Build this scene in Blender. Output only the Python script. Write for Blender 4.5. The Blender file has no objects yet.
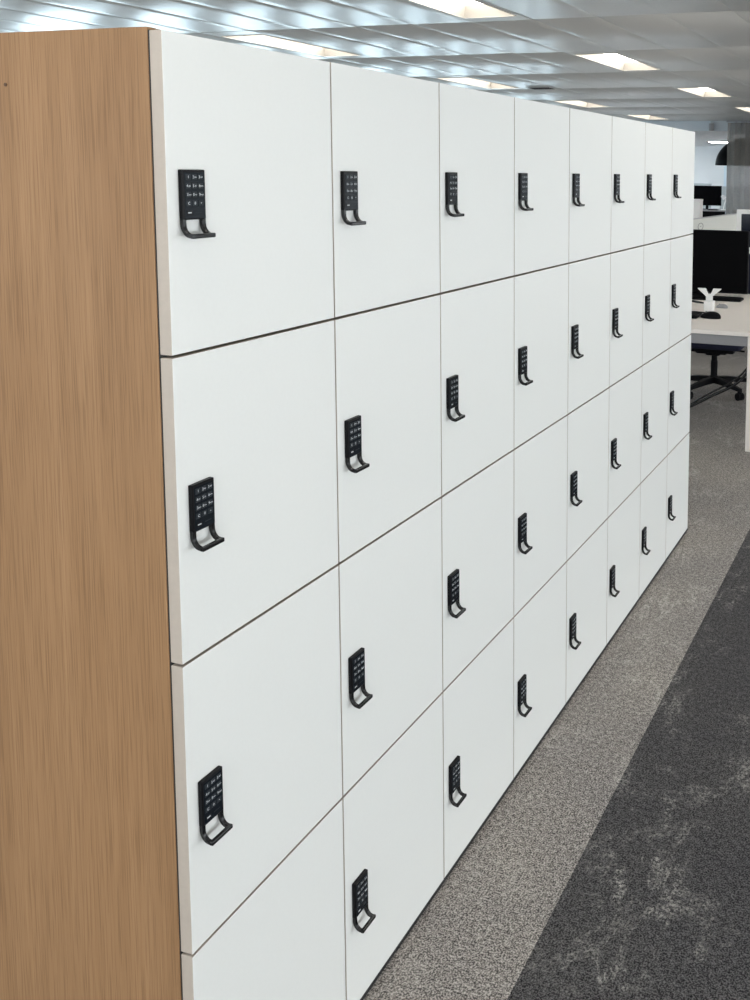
import bpy, bmesh, math, random
from mathutils import Matrix, Vector
random.seed(7)
C = bpy.context.scene.collection
R = math.radians

# ------------------------------------------------------------------ camera
def set_camera():
    yaw, pit, roll = -0.3076693, -0.09514612, 0.01251855
    F = Vector((math.sin(yaw)*math.cos(pit), math.cos(yaw)*math.cos(pit), math.sin(pit)))
    R0 = Vector((math.cos(yaw), -math.sin(yaw), 0)); U0 = R0.cross(F)
    Rr = math.cos(roll)*R0 + math.sin(roll)*U0
    U = -math.sin(roll)*R0 + math.cos(roll)*U0
    cam = bpy.data.cameras.new('camera'); o = bpy.data.objects.new('camera', cam); C.objects.link(o)
    m = Matrix((Rr, U, -F)).transposed().to_4x4()
    m.translation = (1.0000257, -1.0501713, 1.6353341)
    o.matrix_world = m
    cam.sensor_fit = 'VERTICAL'; cam.sensor_height = 24.0
    cam.lens = 24.0*0.9477043
    cam.shift_x = (375 - 627.494)/1000.0
    cam.shift_y = (263.839 - 500)/1000.0
    cam.clip_start = 0.02; cam.clip_end = 200
    bpy.context.scene.camera = o
set_camera()

# ------------------------------------------------------------------ world, exposure
SKY_STRENGTH = 3.0
LAMP_STRENGTH = 4.6
sc = bpy.context.scene
sc.view_settings.view_transform = 'Standard'
sc.view_settings.look = 'None'
sc.view_settings.gamma = 1.0
sc.view_settings.use_curve_mapping = False
sc.view_settings.exposure = 1.10
w = bpy.data.worlds.new('daylight'); sc.world = w; w.use_nodes = True
bg = w.node_tree.nodes['Background']
bg.inputs[0].default_value = (0.93, 0.965, 1.0, 1); bg.inputs[1].default_value = SKY_STRENGTH

# ------------------------------------------------------------------ materials
def mat(name, col, rough=0.5, metal=0.0, spec=0.5, emit=None, es=0):
    m = bpy.data.materials.new(name); m.use_nodes = True
    b = m.node_tree.nodes['Principled BSDF']
    b.inputs['Base Color'].default_value = (*col, 1)
    b.inputs['Roughness'].default_value = rough
    b.inputs['Metallic'].default_value = metal
    b.inputs['Specular IOR Level'].default_value = spec
    if emit:
        b.inputs['Emission Color'].default_value = (*emit, 1)
        b.inputs['Emission Strength'].default_value = es
    return m

def nodes(m):
    return m.node_tree.nodes, m.node_tree.links, m.node_tree.nodes['Principled BSDF']

def coords(m, scale):
    n, l, b = nodes(m)
    tc = n.new('ShaderNodeTexCoord'); mp = n.new('ShaderNodeMapping')
    mp.inputs['Scale'].default_value = scale
    l.new(tc.outputs['Object'], mp.inputs['Vector'])
    return mp.outputs['Vector']

def noise(m, vec, scale, detail=4, rough=0.5, dist=0.0):
    n, l, b = nodes(m)
    t = n.new('ShaderNodeTexNoise')
    t.inputs['Scale'].default_value = scale; t.inputs['Detail'].default_value = detail
    t.inputs['Roughness'].default_value = rough; t.inputs['Distortion'].default_value = dist
    l.new(vec, t.inputs['Vector'])
    return t.outputs['Fac']

def ramp(m, fac, stops):
    n, l, b = nodes(m)
    r = n.new('ShaderNodeValToRGB')
    e = r.color_ramp.elements
    while len(e) > 1: e.remove(e[-1])
    e[0].position = stops[0][0]; e[0].color = (*stops[0][1], 1)
    for p, c in stops[1:]:
        x = e.new(p); x.color = (*c, 1)
    l.new(fac, r.inputs['Fac'])
    return r.outputs['Color']

def mix(m, fac, a, b_, mode='MIX'):
    n, l, b = nodes(m)
    x = n.new('ShaderNodeMix'); x.data_type = 'RGBA'; x.blend_type = mode
    if isinstance(fac, (int, float)): x.inputs[0].default_value = fac
    else: l.new(fac, x.inputs[0])
    for v, k in ((a, 6), (b_, 7)):
        if isinstance(v, tuple): x.inputs[k].default_value = (*v, 1)
        else: l.new(v, x.inputs[k])
    return x.outputs[2]

def bump(m, h, strength, dist):
    n, l, b = nodes(m)
    x = n.new('ShaderNodeBump'); x.inputs['Strength'].default_value = strength
    x.inputs['Distance'].default_value = dist
    l.new(h, x.inputs['Height']); l.new(x.outputs['Normal'], b.inputs['Normal'])

def carpet(name, base, dark, light, streak, amount):
    m = mat(name, base, 0.95, 0, 0.1); n, l, b = nodes(m)
    v = coords(m, (1, 1, 1))
    fine = noise(m, v, 250, 2, 0.6)
    loops = noise(m, v, 75, 2, 0.6)
    big = noise(m, v, 1.6, 4, 0.6)
    c = ramp(m, fine, [(0.42, dark), (0.5, base), (0.58, light)])
    c = mix(m, 0.30, c, ramp(m, loops, [(0.37, dark), (0.5, base), (0.63, light)]))
    tone = ramp(m, big, [(0.35, (0.90, 0.90, 0.92)), (0.65, (1.10, 1.09, 1.06))])
    c = mix(m, 1.0, c, tone, 'MULTIPLY')
    # worn, frosted scratches: thin ridges of distorted noise, broken up by a larger mask
    vs = coords(m, (1.0, 0.55, 1))
    rid = noise(m, vs, 8.5, 6, 0.66, 0.5)
    line = ramp(m, rid, [(0.462, (0, 0, 0)), (0.5, (0.7, 0.7, 0.7)), (0.538, (0, 0, 0))])
    msk = ramp(m, noise(m, v, 3.4, 3, 0.6, 0.4), [(0.47, (0, 0, 0)), (0.62, (1, 1, 1))])
    brk = ramp(m, noise(m, v, 110, 4, 0.78), [(0.47, (0, 0, 0)), (0.55, (1, 1, 1))])
    blot = ramp(m, noise(m, v, 15, 7, 0.78, 0.4), [(0.56, (0, 0, 0)), (0.68, (1, 1, 1))])
    s = mix(m, 1.0, line, blot, 'ADD')
    s = mix(m, 1.0, s, msk, 'MULTIPLY')
    s = mix(m, 1.0, s, brk, 'MULTIPLY')
    s = mix(m, 1.0, s, (amount, amount, amount), 'MULTIPLY')
    bw = n.new('ShaderNodeRGBToBW'); l.new(s, bw.inputs[0])
    c = mix(m, bw.outputs[0], c, streak)
    l.new(c, b.inputs['Base Color'])
    bump(m, fine, 0.5, 0.005)
    return m

def oak(name):
    m = mat(name, (0.36, 0.21, 0.10), 0.48, 0, 0.35); n, l, b = nodes(m)
    v = coords(m, (1, 1, 0.035))
    v2 = coords(m, (1, 1, 0.017))
    streak = noise(m, v, 34, 6, 0.62, 0.9)
    pores = noise(m, v2, 430, 3, 0.6)
    wide = noise(m, coords(m, (1, 1, 0.05)), 7, 3, 0.5, 1.2)
    c = ramp(m, streak, [(0.28, (0.270, 0.150, 0.071)), (0.48, (0.316, 0.182, 0.089)), (0.72, (0.358, 0.211, 0.107))])
    p = ramp(m, pores, [(0.38, (0.60, 0.56, 0.52)), (0.49, (1, 1, 1)), (0.66, (1.14, 1.15, 1.17))])
    c = mix(m, 0.55, c, p, 'MULTIPLY')
    t = ramp(m, wide, [(0.3, (0.91, 0.90, 0.89)), (0.7, (1.07, 1.07, 1.07))])
    c = mix(m, 1.0, c, t, 'MULTIPLY')
    l.new(c, b.inputs['Base Color'])
    bump(m, pores, 0.10, 0.001)
    return m

def speckled(name, col, rough, scale, var, bs=0.05, spec=0.5):
    m = mat(name, col, rough, 0, spec); n, l, b = nodes(m)
    f = noise(m, coords(m, (1, 1, 1)), scale, 4, 0.6)
    lo = tuple(x*(1-var) for x in col); hi = tuple(min(1, x*(1+var)) for x in col)
    l.new(ramp(m, f, [(0.3, lo), (0.7, hi)]), b.inputs['Base Color'])
    if bs: bump(m, f, bs, 0.001)
    return m

M = {}
M['door_white'] = speckled('white_laminate', (0.745, 0.756, 0.738), 0.42, 160, 0.008, 0.02, 0.4)
M['door_edge'] = speckled('beige_edge_band', (0.47, 0.415, 0.36), 0.5, 90, 0.03, 0.02)  # beige edging, darkened so the gaps between doors look shaded
M['oak'] = oak('oak_veneer')
M['carcass'] = speckled('dark_carcass', (0.020, 0.015, 0.013), 0.7, 40, 0.1)
M['plinth'] = speckled('black_plinth', (0.02, 0.02, 0.02), 0.6, 40, 0.1)
M['lock'] = speckled('black_lock_plastic', (0.006, 0.006, 0.007), 0.30, 500, 0.1, 0.03, 0.10)
M['handle'] = speckled('black_handle_gloss', (0.006, 0.006, 0.007), 0.22, 500, 0.1, 0.02, 0.35)
M['keypad'] = speckled('keypad_film', (0.010, 0.013, 0.017), 0.25, 300, 0.1, 0, 0.12)
M['key'] = speckled('key_rubber', (0.020, 0.025, 0.030), 0.4, 300, 0.1, 0, 0.12)
M['legend'] = mat('key_legend', (0.62, 0.64, 0.66), 0.5)
M['carpet_light'] = carpet('light_carpet', (0.222, 0.205, 0.191), (0.055, 0.051, 0.049), (0.53, 0.495, 0.465), (0.66, 0.62, 0.57), 0.95)
M['carpet_dark'] = carpet('dark_carpet', (0.055, 0.053, 0.055), (0.014, 0.013, 0.015), (0.160, 0.156, 0.157), (0.46, 0.44, 0.41), 0.95)
M['ceiling'] = speckled('ceiling_metal', (0.60, 0.605, 0.595), 0.30, 60, 0.03, 0.01, 1.0)
nodes(M['ceiling'])[2].inputs['Metallic'].default_value = 0.25
M['ceiling_far'] = speckled('ceiling_board', (0.72, 0.74, 0.76), 0.6, 60, 0.02, 0.02)
M['bulkhead'] = speckled('bulkhead_paint', (0.50, 0.55, 0.60), 0.5, 60, 0.03, 0.02)
M['wall'] = speckled('wall_paint', (0.80, 0.82, 0.83), 0.7, 90, 0.015, 0.05)
M['win_frame'] = speckled('window_frame_grey', (0.35, 0.37, 0.39), 0.4, 80, 0.05)
M['lamp_frame'] = speckled('lamp_white_paint', (0.58, 0.545, 0.485), 0.4, 80, 0.02)
M['lens'] = mat('lamp_lens', (0.9, 0.9, 0.88), 0.5, emit=(1.0, 0.95, 0.88), es=LAMP_STRENGTH)
M['lens_far'] = mat('far_lamp_lens', (0.9, 0.9, 0.88), 0.5, emit=(0.95, 0.97, 1.0), es=32.0)
M['white_desk'] = speckled('white_desk_laminate', (0.84, 0.79, 0.745), 0.4, 80, 0.02, 0.02)
M['grey_steel'] = speckled('grey_steel', (0.27, 0.27, 0.28), 0.45, 120, 0.04)
M['white_plastic'] = speckled('white_plastic', (0.80, 0.80, 0.79), 0.4, 100, 0.02)
M['black_plastic'] = speckled('black_plastic', (0.006, 0.006, 0.007), 0.5, 200, 0.15, 0.05, 0.05)
M['screen'] = mat('screen_glass', (0.003, 0.003, 0.0035), 0.35, 0, 0.015)
M['screen_navy'] = mat('screen_navy', (0.006, 0.009, 0.020), 0.22, 0, 0.3)
M['navy'] = speckled('navy_fabric', (0.004, 0.005, 0.022), 0.9, 300, 0.25, 0.2)
M['grey_fabric'] = speckled('partition_fabric', (0.50, 0.51, 0.48), 0.9, 400, 0.06, 0.15)
M['grey_print'] = speckled('grey_print', (0.16, 0.17, 0.165), 0.8, 200, 0.05)
M['cabinet_grey'] = speckled('cabinet_grey', (0.42, 0.46, 0.48), 0.5, 80, 0.04)
M['blue_white'] = speckled('blue_white_frame', (0.70, 0.80, 0.86), 0.4, 80, 0.02)
M['cap'] = speckled('brown_screw_cap', (0.10, 0.05, 0.025), 0.5, 300, 0.1)
M['cable_hi'] = speckled('cable_sleeve', (0.008, 0.008, 0.009), 0.25, 200, 0.1, 0.02, 0.4)

def glass_mat(name, tint):
    m = bpy.data.materials.new(name); m.use_nodes = True
    n = m.node_tree.nodes; l = m.node_tree.links; n.clear()
    o = n.new('ShaderNodeOutputMaterial'); t = n.new('ShaderNodeBsdfTransparent'); g = n.new('ShaderNodeBsdfGlossy')
    g.inputs['Roughness'].default_value = 0.02; t.inputs['Color'].default_value = (*tint, 1)
    f = n.new('ShaderNodeFresnel'); f.inputs['IOR'].default_value = 1.45
    x = n.new('ShaderNodeMixShader')
    l.new(f.outputs[0], x.inputs[0]); l.new(t.outputs[0], x.inputs[1]); l.new(g.outputs[0], x.inputs[2])
    l.new(x.outputs[0], o.inputs[0])
    return m
M['glass'] = glass_mat('window_glass', (0.95, 0.965, 0.96)); M['glass_blue'] = glass_mat('sky_tint_window_glass', (0.74, 0.92, 1.0))  # blue tint added to colour the sky mirrored in the ceiling

def sheer_mat():
    m = bpy.data.materials.new('sheer_curtain'); m.use_nodes = True
    n = m.node_tree.nodes; l = m.node_tree.links; n.clear()
    o = n.new('ShaderNodeOutputMaterial'); t = n.new('ShaderNodeBsdfTransparent')
    d = n.new('ShaderNodeBsdfDiffuse'); tr = n.new('ShaderNodeBsdfTranslucent')
    tc = n.new('ShaderNodeTexCoord'); nz = n.new('ShaderNodeTexNoise'); nz.inputs['Scale'].default_value = 40
    cr = n.new('ShaderNodeValToRGB')
    cr.color_ramp.elements[0].color = (0.21, 0.20, 0.185, 1); cr.color_ramp.elements[1].color = (0.32, 0.305, 0.28, 1)
    l.new(tc.outputs['Object'], nz.inputs['Vector']); l.new(nz.outputs['Fac'], cr.inputs['Fac'])
    l.new(cr.outputs[0], d.inputs[0]); l.new(cr.outputs[0], tr.inputs[0])
    a = n.new('ShaderNodeMixShader'); a.inputs[0].default_value = 0.4
    l.new(d.outputs[0], a.inputs[1]); l.new(tr.outputs[0], a.inputs[2])
    x = n.new('ShaderNodeMixShader'); x.inputs[0].default_value = 0.72
    l.new(t.outputs[0], x.inputs[1]); l.new(a.outputs[0], x.inputs[2]); l.new(x.outputs[0], o.inputs[0])
    return m
M['sheer'] = sheer_mat()

# ------------------------------------------------------------------ mesh helpers
def link(name, bm, mats, parent=None, smooth=False, loc=None):
    me = bpy.data.meshes.new(name)
    bmesh.ops.recalc_face_normals(bm, faces=bm.faces[:])
    bm.to_mesh(me); bm.free()
    if not isinstance(mats, (list, tuple)): mats = [mats]
    for m in mats: me.materials.append(m)
    if smooth:
        for p in me.polygons: p.use_smooth = True
    o = bpy.data.objects.new(name, me); C.objects.link(o)
    if parent: o.parent = parent
    if loc: o.location = loc
    return o

def box(bm, x0, x1, y0, y1, z0, z1, bev=0.0, seg=2, mi=0):
    r = bmesh.ops.create_cube(bm, size=1)
    vs = r['verts']
    for v in vs:
        v.co = Vector(((x0+x1)/2 + v.co.x*(x1-x0), (y0+y1)/2 + v.co.y*(y1-y0), (z0+z1)/2 + v.co.z*(z1-z0)))
    fs = list({f for v in vs for f in v.link_faces})
    for f in fs: f.material_index = mi
    if bev > 0:
        es = list({e for v in vs for e in v.link_edges})
        bmesh.ops.bevel(bm, geom=es, offset=bev, segments=seg, profile=0.5, affect='EDGES')
    return vs

def cyl(bm, p, q, r0, r1=None, seg=20, mi=0, caps=True):
    p = Vector(p); q = Vector(q); d = q-p
    if r1 is None: r1 = r0
    m = Matrix.Translation((p+q)/2) @ d.to_track_quat('Z', 'Y').to_matrix().to_4x4()
    r = bmesh.ops.create_cone(bm, cap_ends=caps, cap_tris=False, segments=seg, radius1=r0, radius2=r1, depth=d.length, matrix=m)
    for f in {f for v in r['verts'] for f in v.link_faces}: f.material_index = mi
    return r['verts']

def tube(bm, pts, r, seg=8):
    pts = [Vector(p) for p in pts]
    rings = []
    for i, p in enumerate(pts):
        t = (pts[min(i+1, len(pts)-1)] - pts[max(i-1, 0)]).normalized()
        a = t.cross(Vector((0, 0, 1)))
        if a.length < 1e-4: a = Vector((1, 0, 0))
        a.normalize(); b = t.cross(a)
        rings.append([bm.verts.new(p + r*(math.cos(k*2*math.pi/seg)*a + math.sin(k*2*math.pi/seg)*b)) for k in range(seg)])
    for i in range(len(rings)-1):
        for k in range(seg):
            bm.faces.new((rings[i][k], rings[i][(k+1) % seg], rings[i+1][(k+1) % seg], rings[i+1][k]))
    bm.faces.new(rings[0][::-1]); bm.faces.new(rings[-1])

def smooth_path(pts, n=8):
    P = [Vector(p) for p in pts]; P = [2*P[0]-P[1]] + P + [2*P[-1]-P[-2]]
    out = []
    for i in range(1, len(P)-2):
        for k in range(n):
            t = k/n
            a, b, c, d = P[i-1], P[i], P[i+1], P[i+2]
            out.append(0.5*((2*b) + (c-a)*t + (2*a-5*b+4*c-d)*t*t + (-a+3*b-3*c+d)*t**3))
    out.append(P[-2])
    return out

def lathe(bm, prof, cx, cy, seg=40):
    rings = []
    for r, z in prof:
        rings.append([bm.verts.new((cx + r*math.cos(k*2*math.pi/seg), cy + r*math.sin(k*2*math.pi/seg), z)) for k in range(seg)])
    for i in range(len(rings)-1):
        for k in range(seg):
            bm.faces.new((rings[i][k], rings[i][(k+1) % seg], rings[i+1][(k+1) % seg], rings[i+1][k]))
    bm.faces.new(rings[0]); bm.faces.new(rings[-1])

def thing(name, label, cat, loc=(0, 0, 0), rz=0, group=None):
    o = bpy.data.objects.new(name, None); C.objects.link(o)
    o.empty_display_size = 0.05
    o.location = loc; o.rotation_euler = (0, 0, rz)
    o['label'] = label; o['category'] = cat
    if group: o['group'] = group
    return o

def tag(o, label, cat, group=None):
    o['label'] = label; o['category'] = cat
    if group: o['group'] = group
    return o

def struct(name, bm, mats, smooth=False):
    o = link(name, bm, mats, None, smooth); o['kind'] = 'structure'
    return o

def children(o): return [c for c in C.objects if c.parent == o]

def copy_tree(o, parent=None):
    c = o.copy(); C.objects.link(c)
    if parent: c.parent = parent
    for ch in children(o): copy_tree(ch, c)
    return c

# ------------------------------------------------------------------ the room
X0, X1, Y0, Y1, YB, ZC, ZL = -10.0, 6.0, -5.0, 28.0, 17.65, 2.70, 2.50
SEAM = 0.265
bm = bmesh.new()
def quad(bm, pts, mi=0):
    f = bm.faces.new([bm.verts.new(p) for p in pts]); f.material_index = mi; return f
quad(bm, [(X0, Y0, 0), (SEAM, Y0, 0), (SEAM, Y1, 0), (X0, Y1, 0)], 0)
quad(bm, [(SEAM, Y0, 0), (2.1, Y0, 0), (2.1, Y1, 0), (SEAM, Y1, 0)], 1)
quad(bm, [(2.1, Y0, 0), (X1, Y0, 0), (X1, Y1, 0), (2.1, Y1, 0)], 0)
struct('floor', bm, [M['carpet_light'], M['carpet_dark']])

# ceiling: cambered metal tiles laid edge to edge, left open where a light fitting sits
TX, TY, TX0, TY0, SKEW = 0.475, 1.71, -10.21, -5.065, 0.016   # the grid runs a degree off the lockers
def tile_ix(x): return int(math.floor((x-TX0)/TX))
LAMPS = []
for col, off in ((-6.90, 0), (-4.27, 1), (-1.87, 0), (0.51, 1), (2.88, 0), (5.2, 1)):
    i = tile_ix(col)
    for j in range(0, 13):
        if (j + off) % 2 == 1: LAMPS.append((i, j))
open_tiles = set(LAMPS)
bm = bmesh.new()
nx = int((X1-TX0)/TX)+2
NS = 6
for i in range(nx):
    for j in range(-1, 14):
        if (i, j) in open_tiles: continue
        xa, xb = TX0+i*TX+0.0005, TX0+(i+1)*TX-0.0005
        ya, yb = TY0+j*TY+0.0006, min(YB, TY0+(j+1)*TY-0.0006)
        if yb - ya < 0.02: continue
        tilt = random.uniform(-0.0012, 0.0012); tilt2 = random.uniform(-0.002, 0.002)
        sag = random.uniform(0.0002, 0.0005)
        cols = []
        c = 0.002
        xs = [xa] + [xa+c+(xb-xa-2*c)*k/NS for k in range(NS+1)] + [xb]
        ys = [ya, ya+c, (ya+yb)/2, yb-c, yb]
        g = []
        for x in xs:
            row = []
            for y in ys:
                u = (x-xa)/(xb-xa)*2-1; v = (y-ya)/(yb-ya)*2-1
                z = ZC - sag*(1-u*u) + tilt*u + tilt2*v
                if x in (xa, xb) or y in (ya, yb): z += 0.001
                row.append(bm.verts.new((x + SKEW*(y-8), y, z)))
            g.append(row)
        for a in range(len(xs)-1):
            for b in range(len(ys)-1):
                f = bm.faces.new((g[a][b], g[a][b+1], g[a+1][b+1], g[a+1][b]))
                f.smooth = (0 < a < len(xs)-2 and 0 < b < len(ys)-2)
        # turned-up rim of the tile
        for seq in ([r[0] for r in g], [r[-1] for r in g], g[0], g[-1]):
            up = [bm.verts.new(v.co + Vector((0, 0, 0.02))) for v in seq]
            for k in range(len(seq)-1): bm.faces.new((seq[k], seq[k+1], up[k+1], up[k]))
me = bpy.data.meshes.new('ceiling'); bm.to_mesh(me); bm.free(); me.materials.append(M['ceiling'])
o = bpy.data.objects.new('ceiling', me); C.objects.link(o); o['kind'] = 'structure'
bm = bmesh.new(); box(bm, X0, X1, Y0, YB, ZC+0.14, ZC+0.20); struct('ceiling_slab', bm, M['carcass'])
bm = bmesh.new(); box(bm, X0, X1, YB+0.06, Y1, ZL, ZL+0.06); struct('ceiling_far', bm, M['ceiling_far'])
bm = bmesh.new(); box(bm, X0, X1, YB, YB+0.06, ZL, ZC+0.14); struct('trim_bulkhead', bm, M['bulkhead'])

# walls with window openings; windows let the sky in
def window_wall(name, x, thick, ycs, ww, z0, z1, first, glass='glass'):
    bm = bmesh.new()
    xa, xb = (x-thick, x) if thick > 0 else (x, x-thick)
    box(bm, xa, xb, Y0, Y1, 0, z0); box(bm, xa, xb, Y0, Y1, z1, ZC+0.2)
    y = Y0
    for c in ycs:
        box(bm, xa, xb, y, c-ww/2, z0, z1); y = c+ww/2
    box(bm, xa, xb, y, Y1, z0, z1)
    struct(name, bm, M['wall'])
    for k, c in enumerate(ycs):
        bm = bmesh.new(); f = 0.05; xm = (xa+xb)/2
        for a in ((c-ww/2, c-ww/2+f, z0, z1), (c+ww/2-f, c+ww/2, z0, z1), (c-ww/2+f, c+ww/2-f, z0, z0+f), (c-ww/2+f, c+ww/2-f, z1-f, z1)):
            box(bm, xm-0.03, xm+0.03, *a)
        w_ = struct('window_%d' % (first+k), bm, M['win_frame'])
        bm = bmesh.new(); quad(bm, [(xm, c-ww/2+f, z0+f), (xm, c+ww/2-f, z0+f), (xm, c+ww/2-f, z1-f), (xm, c-ww/2+f, z1-f)])
        link('pane', bm, M[glass], w_)
    # light portal: tells the renderer where the sky comes in
    ld = bpy.data.lights.new('daylight_portal', 'AREA'); ld.shape = 'RECTANGLE'
    ld.size = z1-z0; ld.size_y = ycs[-1]-ycs[0]+ww
    lo = bpy.data.objects.new('daylight_portal', ld); C.objects.link(lo)
    lo.location = (xa-0.02 if thick > 0 else xb+0.02, (ycs[0]+ycs[-1])/2, (z0+z1)/2)
    lo.rotation_euler = (0, R(-90) if thick > 0 else R(90), 0)
    ld.cycles.is_portal = True
window_wall('wall_left', X0, 0.2, [1.42+1.87*k for k in range(14)], 1.22, 0.65, 2.5, 1, 'glass_blue')
window_wall('wall_right', X1, -0.2, [-3.6+2.1*k for k in range(11)], 1.8, 0.08, 2.0, 20)
# back wall behind the camera, with unseen windows added to light the oak panel
bm = bmesh.new(); xs_ = [X0+1.5+2.2*k for k in range(7)]; xp = X0-0.2
box(bm, X0-0.2, X1+0.2, Y0-0.2, Y0, 0, 0.6); box(bm, X0-0.2, X1+0.2, Y0-0.2, Y0, 2.55, ZC+0.2)
for c in xs_: box(bm, xp, c-0.9, Y0-0.2, Y0, 0.6, 2.55); xp = c+0.9
box(bm, xp, X1+0.2, Y0-0.2, Y0, 0.6, 2.55)
struct('wall_back', bm, M['wall'])
for k, c in enumerate(xs_):
    bm = bmesh.new()
    for a in ((c-0.9, c-0.85, 0.6, 2.55), (c+0.85, c+0.9, 0.6, 2.55), (c-0.85, c+0.85, 0.6, 0.65), (c-0.85, c+0.85, 2.5, 2.55)):
        box(bm, a[0], a[1], Y0-0.13, Y0-0.07, a[2], a[3])
    w_ = struct('window_%d' % (40+k), bm, M['win_frame'])
    bm = bmesh.new(); quad(bm, [(c-0.85, Y0-0.1, 0.65), (c+0.85, Y0-0.1, 0.65), (c+0.85, Y0-0.1, 2.5), (c-0.85, Y0-0.1, 2.5)])
    link('pane', bm, M['glass'], w_)
ld = bpy.data.lights.new('daylight_portal', 'AREA'); ld.shape = 'RECTANGLE'; ld.size = xs_[-1]-xs_[0]+1.8; ld.size_y = 1.95
lo = bpy.data.objects.new('daylight_portal', ld); C.objects.link(lo)
lo.location = ((xs_[0]+xs_[-1])/2, Y0-0.22, 1.575); lo.rotation_euler = (R(90), 0, 0); ld.cycles.is_portal = True
bm = bmesh.new(); box(bm, X0-0.2, X1+0.2, Y1, Y1+0.2, 0, ZC+0.2); struct('wall_front', bm, M['wall'])
bm = bmesh.new(); box(bm, -5.118, -5.02, Y1-0.06, Y1-0.001, 0, ZL-0.001, 0.005); struct('trim_1', bm, M['blue_white'])

# ------------------------------------------------------------------ ceiling lights
def make_lamp():
    t = thing('ceiling_light', 'x', 'light', group='recessed ceiling lights')
    hx, hy = TX/2-0.0012, TY/2-0.0015
    ix, iy, dp = 0.195, 0.665, 0.085
    bm = bmesh.new()
    # tile-sized metal surround with a rectangular cut-out
    for a in ((-hx, -ix, -hy, hy), (ix, hx, -hy, hy), (-ix, ix, -hy, -iy), (-ix, ix, iy, hy)):
        box(bm, a[0], a[1], a[2], a[3], 0.0, 0.012)
    link('surround', bm, M['ceiling'], t)
    bm = bmesh.new()
    # sloping white reflector walls
    b = [(-ix, -iy), (ix, -iy), (ix, iy), (-ix, iy)]
    tp = [(-ix+0.045, -iy+0.06), (ix-0.045, -iy+0.06), (ix-0.045, iy-0.06), (-ix+0.045, iy-0.06)]
    for k in range(4):
        a, c = b[k], b[(k+1) % 4]; d, e = tp[(k+1) % 4], tp[k]
        quad(bm, [(a[0], a[1], -0.001), (c[0], c[1], -0.001), (d[0], d[1], dp), (e[0], e[1], dp)])
    box(bm, -ix-0.008, -ix, -iy-0.008, iy+0.008, -0.004, 0.004); box(bm, ix, ix+0.008, -iy-0.008, iy+0.008, -0.004, 0.004)
    box(bm, -ix, ix, -iy-0.008, -iy, -0.004, 0.004); box(bm, -ix, ix, iy, iy+0.008, -0.004, 0.004)
    link('reflector', bm, M['lamp_frame'], t)
    bm = bmesh.new(); box(bm, -ix+0.04, ix-0.04, -iy+0.055, iy-0.055, dp-0.012, dp, 0.006)
    link('diffuser', bm, M['lens'], t)
    return t
lamp0 = make_lamp(); used = False
ORD = ['nearest the camera', 'second from the camera', 'third from the camera', 'farthest']
rowA = tile_ix(-1.87); rowB = tile_ix(-4.27)
seen = {}
for k_, j_ in enumerate((5, 7, 9, 11)): seen[(rowA, j_)] = 0
for (i, j) in LAMPS:
    o = copy_tree(lamp0) if used else lamp0; used = True
    yc = TY0+(j+0.5)*TY
    o.location = (TX0+(i+0.5)*TX + SKEW*(yc-8), yc, ZC-0.001); o.rotation_euler = (0, 0, -SKEW)
    o['label'] = 'recessed ceiling light of the office, outside the picture'
    o['group'] = 'ceiling lights outside the picture'
    VIS = {(rowA, 5): 'bright ceiling light cut off by the top edge of the photo',
           (rowA, 7): 'whole bright ceiling light floating well clear above the sixth locker column',
           (rowA, 9): 'small whole ceiling light above the far upper corner of the last locker column',
           (rowA, 11): 'ceiling light cut off by the right edge of the photo',
           (rowB, 6): 'long ceiling light glowing just above the two nearest locker columns',
           (rowB, 8): 'ceiling light rising just above the top of the third locker column',
           (rowB, 10): 'thin sliver of ceiling light above the top of the fourth and fifth locker columns',
           (rowB, 12): 'tiny sliver of ceiling light above the top of the sixth and seventh locker columns'}
    if (i, j) in VIS:
        o['label'] = VIS[(i, j)]; o['group'] = 'recessed ceiling lights in view'

# ------------------------------------------------------------------ lockers
PW, PH, NC = 0.3825, 0.45, 8
ZT = 1.8212; DT = 0.021; GY = 0.0032; GZ = 0.0042; XB = -0.0235; XD = -0.49
PT = -0.1882            # top of the lock below the top of its door

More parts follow.
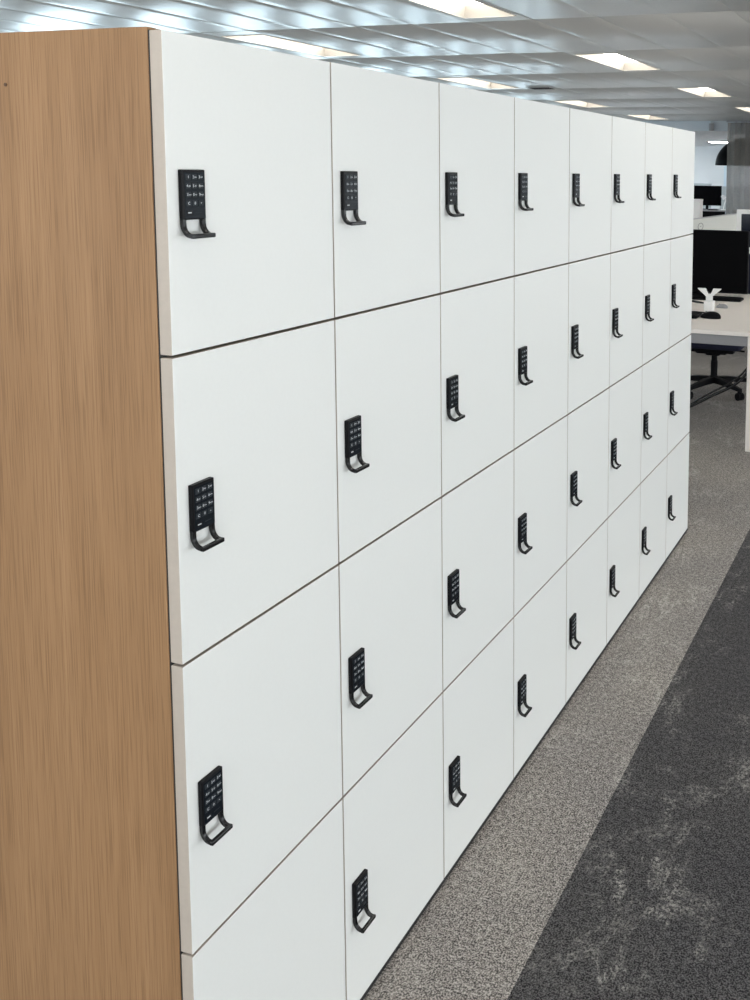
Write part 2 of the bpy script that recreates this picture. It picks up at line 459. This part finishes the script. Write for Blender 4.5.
def lock_meshes():
    out = {}
    y0, y1 = 0.0225, 0.0662; ym = (y0+y1)/2; t = 0.008
    zt = PT; zo = PT-0.0705
    bm = bmesh.new(); box(bm, 0.0, t, y0, y1, zo, zt, 0.0014, 2); out['lock_body'] = (bm, [M['lock']])
    # pull handle: two arms curving out of the plate, joined by a bar
    prof = [(0.0040, zo+0.003), (0.0042, zo-0.006), (0.0052, zo-0.0115), (0.0080, zo-0.0168), (0.0125, zo-0.0208), (0.0180, zo-0.0224), (0.0225, zo-0.0226)]
    prof = [(p.x, p.z) for p in smooth_path([(a, 0, b) for a, b in prof], 4)]
    bm = bmesh.new()
    for ya, yb in ((y0, y0+0.0062), (y1-0.0062, y1)):
        prev = None; n = len(prof)
        for k, (x, z) in enumerate(prof):
            a = prof[max(0, k-1)]; b = prof[min(n-1, k+1)]
            d = Vector((b[0]-a[0], b[1]-a[1])).normalized(); nv = Vector((d.y, -d.x)); h = 0.0039 - 0.0012*k/n
            c = 0.0010
            def P(s, y): return bm.verts.new((x+nv.x*s, y, z+nv.y*s))
            ring = [P(h, ya+c), P(h, yb-c), P(h-c, yb), P(-h+c, yb), P(-h, yb-c), P(-h, ya+c), P(-h+c, ya), P(h-c, ya)]
            if prev:
                for q in range(8): bm.faces.new((prev[q], prev[(q+1) % 8], ring[(q+1) % 8], ring[q]))
            else: bm.faces.new(ring)
            prev = ring
        bm.faces.new(prev)
    zb = prof[-1][1]
    box(bm, 0.0178, 0.0246, y0, y1, zb-0.0033, zb+0.0033, 0.0016, 2)
    out['pull_handle'] = (bm, [M['handle']])
    bm = bmesh.new(); box(bm, t-0.001, t+0.0004, y0+0.0035, y1-0.0028, zo+0.002, zt-0.004, 0.0003, 1)
    out['keypad_panel'] = (bm, [M['keypad']])
    # key slot with pale bar, and pale small print beside it
    zs = PT-0.0605
    bm = bmesh.new(); box(bm, t-0.0005, t+0.0009, ym-0.0155, ym-0.0050, zs-0.0030, zs+0.0030, 0.0003, 1, 0)
    box(bm, t+0.0006, t+0.0012, ym-0.0140, ym-0.0075, zs-0.0008, zs+0.0008, 0, 1, 1)
    for k in range(6): box(bm, t, t+0.0006, ym+0.0005+k*0.0022, ym+0.0021+k*0.0022, zs-0.0006, zs+0.0006, 0, 1, 2)
    out['key_slot'] = (bm, [M['lock'], M['legend'], M['key']])
    return out

def text_bm(txt, size):
    cu = bpy.data.curves.new('legend', 'FONT'); cu.body = txt; cu.size = size
    cu.align_x = 'CENTER'; cu.align_y = 'CENTER'; cu.extrude = 0.00008; cu.resolution_u = 2
    o = bpy.data.objects.new('legend', cu); C.objects.link(o)
    dg = bpy.context.evaluated_depsgraph_get(); dg.update()
    me = bpy.data.meshes.new_from_object(o.evaluated_get(dg))
    bpy.data.objects.remove(o); bpy.data.curves.remove(cu)
    return me

LEG = [['1', '2 abc', '3 def'], ['4 ghi', '5 jkl', '6 mno'], ['7 pqrs', '8 tuv', '9 wxyz'], ['C', '0', '\u2022']]
def key_bm(r, c, bm):
    t = 0.008; ym = 0.0445 - 0.0003
    y = ym + (c-1)*0.0117; z = PT - 0.0105 - r*0.0123
    box(bm, t, t+0.0012, y-0.0050, y+0.0050, z-0.0040, z+0.0040, 0.0005, 1, 0)
    big, _, small = LEG[r][c].partition(' ')
    for txt, size, dy in ((big, 0.0058, -0.0024 if small else 0), (small, 0.0032, 0.0018)):
        if not txt: continue
        me = text_bm(txt, size)
        tb = bmesh.new(); tb.from_mesh(me)
        for v in tb.verts: v.co = Vector((t+0.0013+v.co.z, y+dy+v.co.x, z+v.co.y))
        for f in tb.faces: f.material_index = 1
        tb.to_mesh(me); tb.free()
        bm.from_mesh(me); bpy.data.meshes.remove(me)
    return bm

def make_locker(with_keys):
    t = thing('locker_column', 'x', 'locker', group='white locker columns of the bank')
    bm = bmesh.new(); box(bm, XD+0.012, XB-0.012, 0.0192, PW+0.0186, 0.016, 1.808); link('carcass', bm, M['carcass'], t)
    bm = bmesh.new(); box(bm, XD+0.03, -0.005, 0.0192, PW+0.0186, 0.0, 0.016); link('plinth', bm, M['plinth'], t)  # pulled forward so its black stands in for shade under the doors
    first = None
    for r in range(4):
        zt = ZT - r*0.45206
        if first is None:
            bm = bmesh.new()
            h = 0.45206-GZ
            box(bm, -DT, 0, GY/2, PW-GY/2, -h, 0.0, 0.0012, 2)
            bm.normal_update()
            for f in bm.faces: f.material_index = 0 if abs(f.normal.x) > 0.6 else 1
            d = link('door', bm, [M['door_white'], M['door_edge']], t, loc=(0, 0, zt))
            for nme, (b, ms) in lock_meshes().items(): link(nme, b, ms, d)
            if with_keys:
                for a in range(4):
                    for c in range(3): link('key', key_bm(a, c, bmesh.new()), [M['key'], M['legend']], d)
            else:
                b = bmesh.new()
                for a in range(4):
                    for c in range(3): key_bm(a, c, b)
                link('keypad', b, [M['key'], M['legend']], d)
            first = d
        else:
            d = copy_tree(first, t); d.location = (0, 0, zt)
    return t
near = make_locker(True); far = make_locker(False)
ordn = ['first', 'second', 'third', 'fourth', 'fifth', 'sixth', 'seventh', 'eighth']
for k in range(NC):
    if k == 0: o = near
    elif k < 3: o = copy_tree(near)
    elif k == 3: o = far
    else: o = copy_tree(far)
    o.location = (0, k*PW, 0)
    o['label'] = ('white four-door locker column nearest the camera, touching the wooden end panel' if k == 0 else
                  'last white four-door locker column at the far end, beside the white desk' if k == NC-1 else
                  '%s white four-door locker column counted from the wooden end panel' % ordn[k])

t = thing('end_panel', 'tall oak veneer side panel closing the near end of the white lockers', 'panel')
bm = bmesh.new(); box(bm, XD, XB, 0.0002, 0.0185, 0.0, 1.826, 0.0008, 1)
link('veneer_board', bm, M['oak'], t)
bm = bmesh.new(); box(bm, XB+0.0001, -0.0212, 0.0022, 0.0184, 0.02, 1.822); link('gap_shade_strip', bm, M['plinth'], t)  # added black strip standing in for the shaded gap behind the door
t.location = (0, 0.0, 0)
bm = bmesh.new(); cyl(bm, (-0.281, -0.0012, 1.752), (-0.281, 0.0003, 1.752), 0.0026, seg=16); link('screw_cap', bm, M['cap'], t)
bm = bmesh.new(); box(bm, XD, XB-0.0005, 0.0190, NC*PW+0.0186, 1.8085, 1.8255, 0.0008, 1)
tag(link('top_panel', bm, M['oak']), 'long oak veneer top board lying along the whole locker bank', 'panel')

# ------------------------------------------------------------------ desks
def make_desk(name, label, x0, x1, y0, y1, seam, zt):
    t = thing(name, label, 'desk', (0, 0, 0))
    for a, b in ((y0, seam-0.002), (seam+0.002, y1)):
        bm = bmesh.new(); box(bm, x0, x1, a, b, zt-0.025, zt, 0.003, 2); link('desktop', bm, M['white_desk'], t)
    for xa in (x0+0.002, x1-0.072):
        bm = bmesh.new()
        box(bm, xa, xa+0.07, y0, y0+0.06, 0, zt-0.026, 0.004); link('leg', bm, M['white_desk'], t)
        bm = bmesh.new()
        box(bm, xa, xa+0.07, y1-0.06, y1, 0, zt-0.026, 0.004); link('leg', bm, M['white_desk'], t)
        bm = bmesh.new(); box(bm, xa+0.01, xa+0.06, y0+0.0605, y1-0.0605, zt-0.085, zt-0.026); link('cross_bar', bm, M['white_desk'], t)
    for a in (y0+0.012, y1-0.052):
        bm = bmesh.new(); box(bm, x0+0.073, x1-0.073, a, a+0.04, zt-0.086, zt-0.026, 0.003); link('rail', bm, M['grey_steel'], t)
    return t
make_desk('desk', 'white topped office desk at the far end of the lockers, chair tucked beneath', -2.2, 0.085, 4.40, 6.20, 5.27, 0.715)
make_desk('desk', 'white desk behind the large black monitor, carrying the pale partition screen', -2.2, 0.30, 7.05, 10.2, 8.6, 0.715)

def make_monitor(label, x, y, zd, w, h, zbot, bezel, body, scr, group=None, rz=0, foot=True, lift=0):
    t = thing('monitor', label, 'monitor', (x, y, zd), rz, group)
    z0 = zbot-zd; z1 = z0+h
    bm = bmesh.new(); box(bm, -w/2, w/2, -0.012, 0.022, z0, z1, 0.005)
    box(bm, -w/4, w/4, 0.022, 0.05, z0+h*0.25, z1-h*0.25, 0.01); link('housing', bm, body, t)
    bm = bmesh.new(); box(bm, -w/2+bezel, w/2-bezel, -0.0135, -0.0115, z0+bezel*1.2, z1-bezel*0.9); link('screen', bm, scr, t)
    bm = bmesh.new(); box(bm, -0.035, 0.035, 0.051, 0.075, 0.012, z0+h*0.55, 0.006); link('stand', bm, body, t)
    bm = bmesh.new(); box(bm, -0.13, 0.13, -0.05, 0.13, 0.0, 0.012, 0.004); link('foot', bm, body, t)
    return t
make_monitor('large black monitor standing on the white desk past the end of the lockers', -0.7065, 6.0, 0.715, 0.845, 0.478, 0.737, 0.010, M['black_plastic'], M['screen'])
make_monitor('white framed monitor peeping over the right end of the large black monitor', -0.375, 7.4, 0.715, 0.56, 0.39, 0.935, 0.044, M['white_plastic'], M['screen_navy'])

t = thing('partition_screen', 'pale grey fabric desk screen rising behind the large black monitor', 'screen', (-1.252, 7.3, 0.7152), R(-4.72))
bm = bmesh.new(); box(bm, -0.03, 0.0, 0.0, 2.24, 0.0, 0.478, 0.006); link('panel', bm, M['grey_fabric'], t)
bm = bmesh.new(); box(bm, -0.034, 0.004, -0.004, 2.244, 0.4785, 0.487, 0.002); link('top_trim', bm, M['grey_steel'], t)
bm = bmesh.new()
n = 28
for ra, rb in ((0.037, 0.031),):
    ring = []
    for k in range(n):
        a = 2*math.pi*k/n
        ring.append([bm.verts.new((xx, 0.905+rr*math.cos(a)*2.4, 0.40+rr*math.sin(a))) for rr, xx in ((ra, 0.0), (ra, 0.0012), (rb, 0.0012), (rb, 0.0))])
    for k in range(n):
        for q in range(4): bm.faces.new((ring[k][q], ring[k][(q+1) % 4], ring[(k+1) % n][(q+1) % 4], ring[(k+1) % n][q]))
box(bm, 0.0, 0.0012, 0.883, 0.927, 0.397, 0.403)
link('round_mark', bm, M['grey_print'], t)

def make_keyboard(label, x, y, z, w, d):
    t = thing('keyboard', label, 'keyboard', (x, y, z))
    bm = bmesh.new(); box(bm, -w/2, w/2, -d/2, d/2, 0, 0.018, 0.005); link('case', bm, M['black_plastic'], t)
    bm = bmesh.new()
    nx_ = int(w/0.02)
    for a in range(nx_):
        for b in range(5):
            xx = -w/2+0.012+a*(w-0.024)/nx_; yy = -d/2+0.012+b*(d-0.024)/5
            box(bm, xx, xx+(w-0.024)/nx_-0.002, yy, yy+(d-0.024)/5-0.002, 0.0175, 0.022)
    link('keycaps', bm, M['black_plastic'], t)
    return t
make_keyboard('black keyboard lying in front of the large black monitor on the desk', -0.50, 5.76, 0.7155, 0.44, 0.13)
make_keyboard('black keyboard near the desk front edge, partly hidden by the lockers', -0.61, 4.88, 0.7155, 0.44, 0.17)

def make_mouse(label, x, y, z, rz, m, s=1.0):
    bm = bmesh.new()
    bmesh.ops.create_uvsphere(bm, u_segments=24, v_segments=14, radius=1)
    for v in bm.verts:
        v.co = Vector((v.co.x*0.032*s, v.co.y*0.056*s, max(v.co.z, -0.15)*0.030*s + 0.0045*s))
        v.co.z *= 1.0 - 0.18*(v.co.y/(0.056*s))
    t = thing('computer_mouse', label, 'mouse', (x, y, z), rz)
    link('shell', bm, m, t, True)
    bm = bmesh.new(); cyl(bm, (-0.003*s, 0.026*s, 0.029*s), (0.003*s, 0.026*s, 0.029*s), 0.0055*s, seg=14); link('scroll_wheel', bm, M['grey_steel'], t)
    return t
make_mouse('black mouse beside the keyboard at the desk front edge', -0.315, 4.87, 0.7155, R(80), M['black_plastic'], 1.25)
make_mouse('small grey mouse on the desk beside the white winged stand', -0.345, 5.36, 0.7155, R(70), M['grey_steel'], 0.8)

bm = bmesh.new()
pts = [(-0.36, 5.03, 0.7230), (-0.44, 5.05, 0.7230), (-0.52, 5.07, 0.7230), (-0.58, 5.15, 0.740), (-0.60, 5.30, 0.760), (-0.54, 5.42, 0.735), (-0.50, 5.50, 0.7230), (-0.64, 5.60, 0.7230), (-0.8, 5.60, 0.7230)]
tube(bm, smooth_path(pts, 8), 0.0045)
tag(link('desk_cable', bm, M['cable_hi'], smooth=True), 'thin black cable looping over the desk top behind the front keyboard', 'cable')

t = thing('winged_stand', 'small white stand with two flared wings on a square foot, on the desk', 'stand', (-0.398, 5.19, 0.7155))
t.scale = (0.92, 1.0, 1.1)
bm = bmesh.new(); box(bm, -0.034, 0.034, -0.034, 0.034, 0, 0.062, 0.004); link('foot', bm, M['white_plastic'], t)
bm = bmesh.new(); box(bm, -0.024, 0.024, -0.012, 0.012, 0.0622, 0.105, 0.003); link('stem', bm, M['white_plastic'], t)
for s in (-1, 1):
    bm = bmesh.new()
    pr = [(s*0.002, 0.090), (s*0.022, 0.088), (s*0.086, 0.134), (s*0.086, 0.138), (s*0.030, 0.138), (s*0.016, 0.112)]
    f = bm.faces.new([bm.verts.new((a, -0.010, b)) for a, b in pr])
    e = bmesh.ops.extrude_face_region(bm, geom=[f])
    for v in e['geom']:
        if isinstance(v, bmesh.types.BMVert): v.co.y += 0.022
    link('wing', bm, M['white_plastic'], t)

# ------------------------------------------------------------------ office chair under the desk
t = thing('office_chair', 'navy office chair with black star base tucked under the white desk', 'chair', (-0.50, 5.86, 0))
ANG = [-41, 31, 104, 176, 247]
bm = bmesh.new()
cyl(bm, (0, 0, 0.075), (0, 0, 0.125), 0.038, 0.032, 20); link('hub', bm, M['black_plastic'], t)
for a in ANG:
    a = R(a); u = Vector((math.cos(a), math.sin(a), 0)); v = Vector((-u.y, u.x, 0))
    bm = bmesh.new()
    prev = None
    for s, wd, zt_, zb_ in ((0.02, 0.026, 0.120, 0.075), (0.12, 0.024, 0.116, 0.076), (0.24, 0.019, 0.100, 0.070), (0.325, 0.015, 0.088, 0.066)):
        ring = [bm.verts.new(u*s + v*k*wd + Vector((0, 0, z))) for k, z in ((-1, zb_), (1, zb_), (0.8, zt_), (-0.8, zt_))]
        if prev:
            for q in range(4): bm.faces.new((prev[q], prev[(q+1) % 4], ring[(q+1) % 4], ring[q]))
        else: bm.faces.new(ring)
        prev = ring
    bm.faces.new(prev); link('base_leg', bm, M['black_plastic'], t)
    bm = bmesh.new(); c = u*0.315
    for s in (-1, 1): cyl(bm, c+v*(s*0.006)+Vector((0, 0, 0.0285)), c+v*(s*0.024)+Vector((0, 0, 0.0285)), 0.028, seg=22)
    cyl(bm, c+Vector((0, 0, 0.03)), c+Vector((0, 0, 0.068)), 0.008)
    box(bm, c.x-0.016, c.x+0.016, c.y-0.016, c.y+0.016, 0.046, 0.0655, 0.004)
    link('caster', bm, M['black_plastic'], t)
bm = bmesh.new(); cyl(bm, (0, 0, 0.1255), (0, 0, 0.24), 0.026, seg=20); cyl(bm, (0, 0, 0.24), (0, 0, 0.292), 0.022, seg=20); link('gas_column', bm, M['black_plastic'], t)
bm = bmesh.new(); 
for z_, hw, hz in ((0.290, 0.055, 0.02), (0.312, 0.115, 0.02), (0.335, 0.185, 0.025)): box(bm, -hw, hw, -hw-0.02, hw, z_, z_+hz, 0.009)
cyl(bm, (0.05, -0.05, 0.345), (0.24, -0.06, 0.335), 0.007); link('mechanism', bm, M['black_plastic'], t)
bm = bmesh.new(); box(bm, -0.25, 0.25, -0.25, 0.24, 0.362, 0.455, 0.035, 4); link('seat', bm, M['navy'], t, True)
bm = bmesh.new(); box(bm, -0.03, 0.03, 0.16, 0.385, 0.336, 0.360, 0.005); box(bm, -0.03, 0.03, 0.365, 0.390, 0.361, 0.72, 0.005); link('back_support', bm, M['black_plastic'], t)
bm = bmesh.new(); box(bm, -0.22, 0.22, 0.391, 0.44, 0.56, 1.02, 0.022, 4); link('backrest', bm, M['navy'], t, True)

for off, r_, lab in ((0.0, 0.010, 'thicker black floor cable swooping down from the desk, the lower of two'), (0.022, 0.007, 'thinner black floor cable swooping down from the desk, the upper of two')):
    bm = bmesh.new()
    pts = [(-1.05, 5.32, r_), (-0.72, 5.30, r_+0.0), (-0.57, 5.30, r_+off*0.3), (-0.48, 5.30, 0.050+off), (-0.40, 5.30, 0.098+off), (-0.265, 5.30, 0.172+off*1.4), (-0.17, 5.30, 0.255+off*1.5), (-0.09, 5.30, 0.40+off), (-0.04, 5.30, 0.60), (-0.03, 5.30, 0.687)]
    if off: pts = [(a, b+0.03, c) for a, b, c in pts]
    tube(bm, smooth_path(pts, 8), r_)
    tag(link('floor_cable', bm, M['cable_hi'], smooth=True), lab, 'cable', 'black cables dropping from the desk to the floor')

# ------------------------------------------------------------------ far end of the office
t = thing('curtain', 'sheer grey pleated curtain hanging from the ceiling at the right edge', 'curtain', (-2.85, 17.45, 0))
bm = bmesh.new(); NPL = 260; L = 2.6
g = []
for k in range(NPL+1):
    s = k/NPL*L
    y = 0.080*math.sin(2*math.pi*s/0.21) + 0.018*math.sin(2*math.pi*s/0.41+0.6)
    x = s + 0.014*math.sin(4*math.pi*s/0.21)
    g.append([bm.verts.new((x, y*f, z)) for z, f in ((0.05, 1.1), (0.9, 1.0), (1.8, 0.92), (2.55, 0.8), (2.655, 0.75))])
for k in range(NPL):
    for q in range(4): bm.faces.new((g[k][q], g[k+1][q], g[k+1][q+1], g[k][q+1]))
link('fabric', bm, M['sheer'], t, True)
bm = bmesh.new(); box(bm, -0.02, L+0.02, -0.02, 0.02, 2.664, 2.690, 0.003); link('track', bm, M['grey_steel'], t)

t = thing('pendant_lamp', 'large black dome pendant lamp hanging partly behind the sheer curtain', 'lamp', (-2.725, 19.0, 0))
bm = bmesh.new()
Rd, Hd, zb = 0.685, 0.60, 1.832
prof = [(Rd*math.cos(a), zb+Hd*math.sin(a)) for a in [R(x) for x in range(0, 90, 6)]] + [(0.03, zb+Hd)]
inner = [(max(0.02, r-0.012), z-0.010) for r, z in prof][::-1]; inner[-1] = (Rd-0.012, zb)
prof2 = prof + inner
seg = 48; rings = []
for r, z in prof2: rings.append([bm.verts.new((r*math.cos(k*2*math.pi/seg), r*math.sin(k*2*math.pi/seg), z)) for k in range(seg)])
for i in range(len(rings)):
    a = rings[i]; b = rings[(i+1) % len(rings)]
    for k in range(seg): bm.faces.new((a[k], a[(k+1) % seg], b[(k+1) % seg], b[k]))
link('shade', bm, M['screen'], t, True)
bm = bmesh.new(); cyl(bm, (0, 0, zb+Hd-0.01), (0, 0, ZL-0.0), 0.012); cyl(bm, (0, 0, ZL-0.02), (0, 0, ZL), 0.05); link('stem', bm, M['black_plastic'], t)

t = thing('ceiling_sensor', 'small grey cylinder hanging in front of the far bulkhead strip', 'sensor', (-3.205, 17.58, 0))
bm = bmesh.new(); cyl(bm, (0, 0, 2.50), (0, 0, 2.645), 0.052, seg=24); link('body', bm, M['grey_steel'], t, False)
bm = bmesh.new(); cyl(bm, (0, 0, 2.645), (0, 0, 2.692), 0.02, seg=16); link('stem', bm, M['cabinet_grey'], t)

t = thing('ceiling_vent', 'narrow dark slot vent in the ceiling above the fourth locker column', 'vent', (-3.72, 10.13, ZC-0.012))
bm = bmesh.new(); box(bm, -0.16, 0.16, -0.13, 0.13, 0.0, 0.008, 0.002); link('frame', bm, M['ceiling'], t)
bm = bmesh.new()
for k in range(5): box(bm, -0.14, 0.14, -0.10+k*0.045, -0.075+k*0.045, -0.004, 0.0)
link('slats', bm, M['carcass'], t)

t = thing('ceiling_light', 'small bright strip light in the lower white ceiling beyond the bulkhead', 'light', (-4.36, 23.6, ZL-0.02), 0, 'recessed ceiling lights of the far zone')
bm = bmesh.new(); box(bm, -0.25, 0.36, -0.32, 0.32, 0.002, 0.02, 0.003); link('frame', bm, M['lamp_frame'], t)
bm = bmesh.new(); box(bm, -0.20, 0.20, -0.26, 0.26, -0.006, 0.001, 0.002); link('diffuser', bm, M['lens_far'], t)

def far_desk():
    t = thing('desk', 'distant dark fronted desk seen between locker end and curtain', 'desk', (0, 0, 0))
    bm = bmesh.new(); box(bm, -6.0, -3.80, 22.0, 23.4, 0.722, 0.748, 0.003); link('desktop', bm, M['grey_steel'], t)
    bm = bmesh.new(); box(bm, -5.95, -3.85, 22.06, 22.10, 0.12, 0.720); link('front_panel', bm, M['black_plastic'], t)
    for x in (-5.97, -3.87):
        for y in (22.02, 23.32):
            bm = bmesh.new(); box(bm, x, x+0.05, y if y > 22.5 else 22.0, y+0.05 if y > 22.5 else 22.05, 0, 0.721); link('leg', bm, M['black_plastic'], t)
far_desk()
make_monitor('distant black monitor on the far desk, just right of the locker end', -4.40, 22.5, 0.748, 0.76, 0.50, 0.85, 0.012, M['black_plastic'], M['screen'])
make_keyboard('tiny black keyboard lying before the distant black monitor', -4.16, 22.2, 0.7485, 0.26, 0.14)
t = thing('paper_box', 'cream white box standing by the locker edge below the distant monitor', 'box', (-4.42, 21.6, 0))
bm = bmesh.new(); box(bm, -0.24, 0.10, -0.15, 0.15, 0, 0.98, 0.006); link('carton', bm, M['white_desk'], t)
bm = bmesh.new(); box(bm, -0.245, 0.105, -0.155, 0.155, 0.981, 1.03, 0.006); link('lid', bm, M['white_desk'], t)
t = thing('desk_lamp', 'tiny white desk lamp on the far desk beside the curtain', 'lamp', (-3.93, 22.35, 0.7485))
bm = bmesh.new(); cyl(bm, (0, 0, 0), (0, 0, 0.02), 0.07, seg=24); link('base', bm, M['white_plastic'], t)
bm = bmesh.new(); tube(bm, smooth_path([(0, 0, 0.02), (0.02, 0, 0.14), (0.05, 0, 0.25), (0.02, 0, 0.31)], 6), 0.014); link('arm', bm, M['white_plastic'], t, True)
bm = bmesh.new(); cyl(bm, (0.03, 0, 0.29), (-0.05, 0, 0.36), 0.06, 0.03, 20); link('head', bm, M['white_plastic'], t)
for x0_, x1_, y_, h_, lab in ((-5.9, -5.30, 26.6, 1.36, 'pale grey cabinet against the far white wall, behind the distant monitor'), (-5.0, -4.2, 26.9, 1.28, 'pale grey cabinet against the far white wall, nearer the curtain')):
    t = thing('storage_cabinet', lab, 'cabinet', ((x0_+x1_)/2, y_, 0), 0, 'cabinets along the far wall')
    w_ = (x1_-x0_)/2
    bm = bmesh.new(); box(bm, -w_, w_, 0, 0.45, 0, h_, 0.004); link('body', bm, M['cabinet_grey'], t)
    for s in (0, 1):
        bm = bmesh.new(); box(bm, -w_+0.004+s*w_, s*w_-0.004, -0.02, -0.001, 0.06, h_-0.01, 0.002); d = link('door', bm, M['cabinet_grey'], t)
        hx = -0.05 if s == 0 else 0.05
        bm = bmesh.new(); box(bm, hx-0.008, hx+0.008, -0.042, -0.0205, 0.8, 0.95, 0.003); link('handle', bm, M['grey_steel'], d)
far_lamp = [o for o in C.objects if o.get('group') == 'recessed ceiling lights of the far zone'][0]
for x, y in ((-7.6, 20.4), (-7.6, 23.6), (-7.6, 26.4), (-1.6, 20.4), (-1.6, 23.6), (-1.6, 26.4), (1.6, 20.4), (1.6, 23.6), (1.6, 26.4)):  # unseen lamps added to brighten the far wall
    o = copy_tree(far_lamp); o.location = (x, y, ZL-0.02)
    o['label'] = 'added strip light in the far lower ceiling, outside the picture'; o['group'] = 'added far ceiling lights outside the picture'
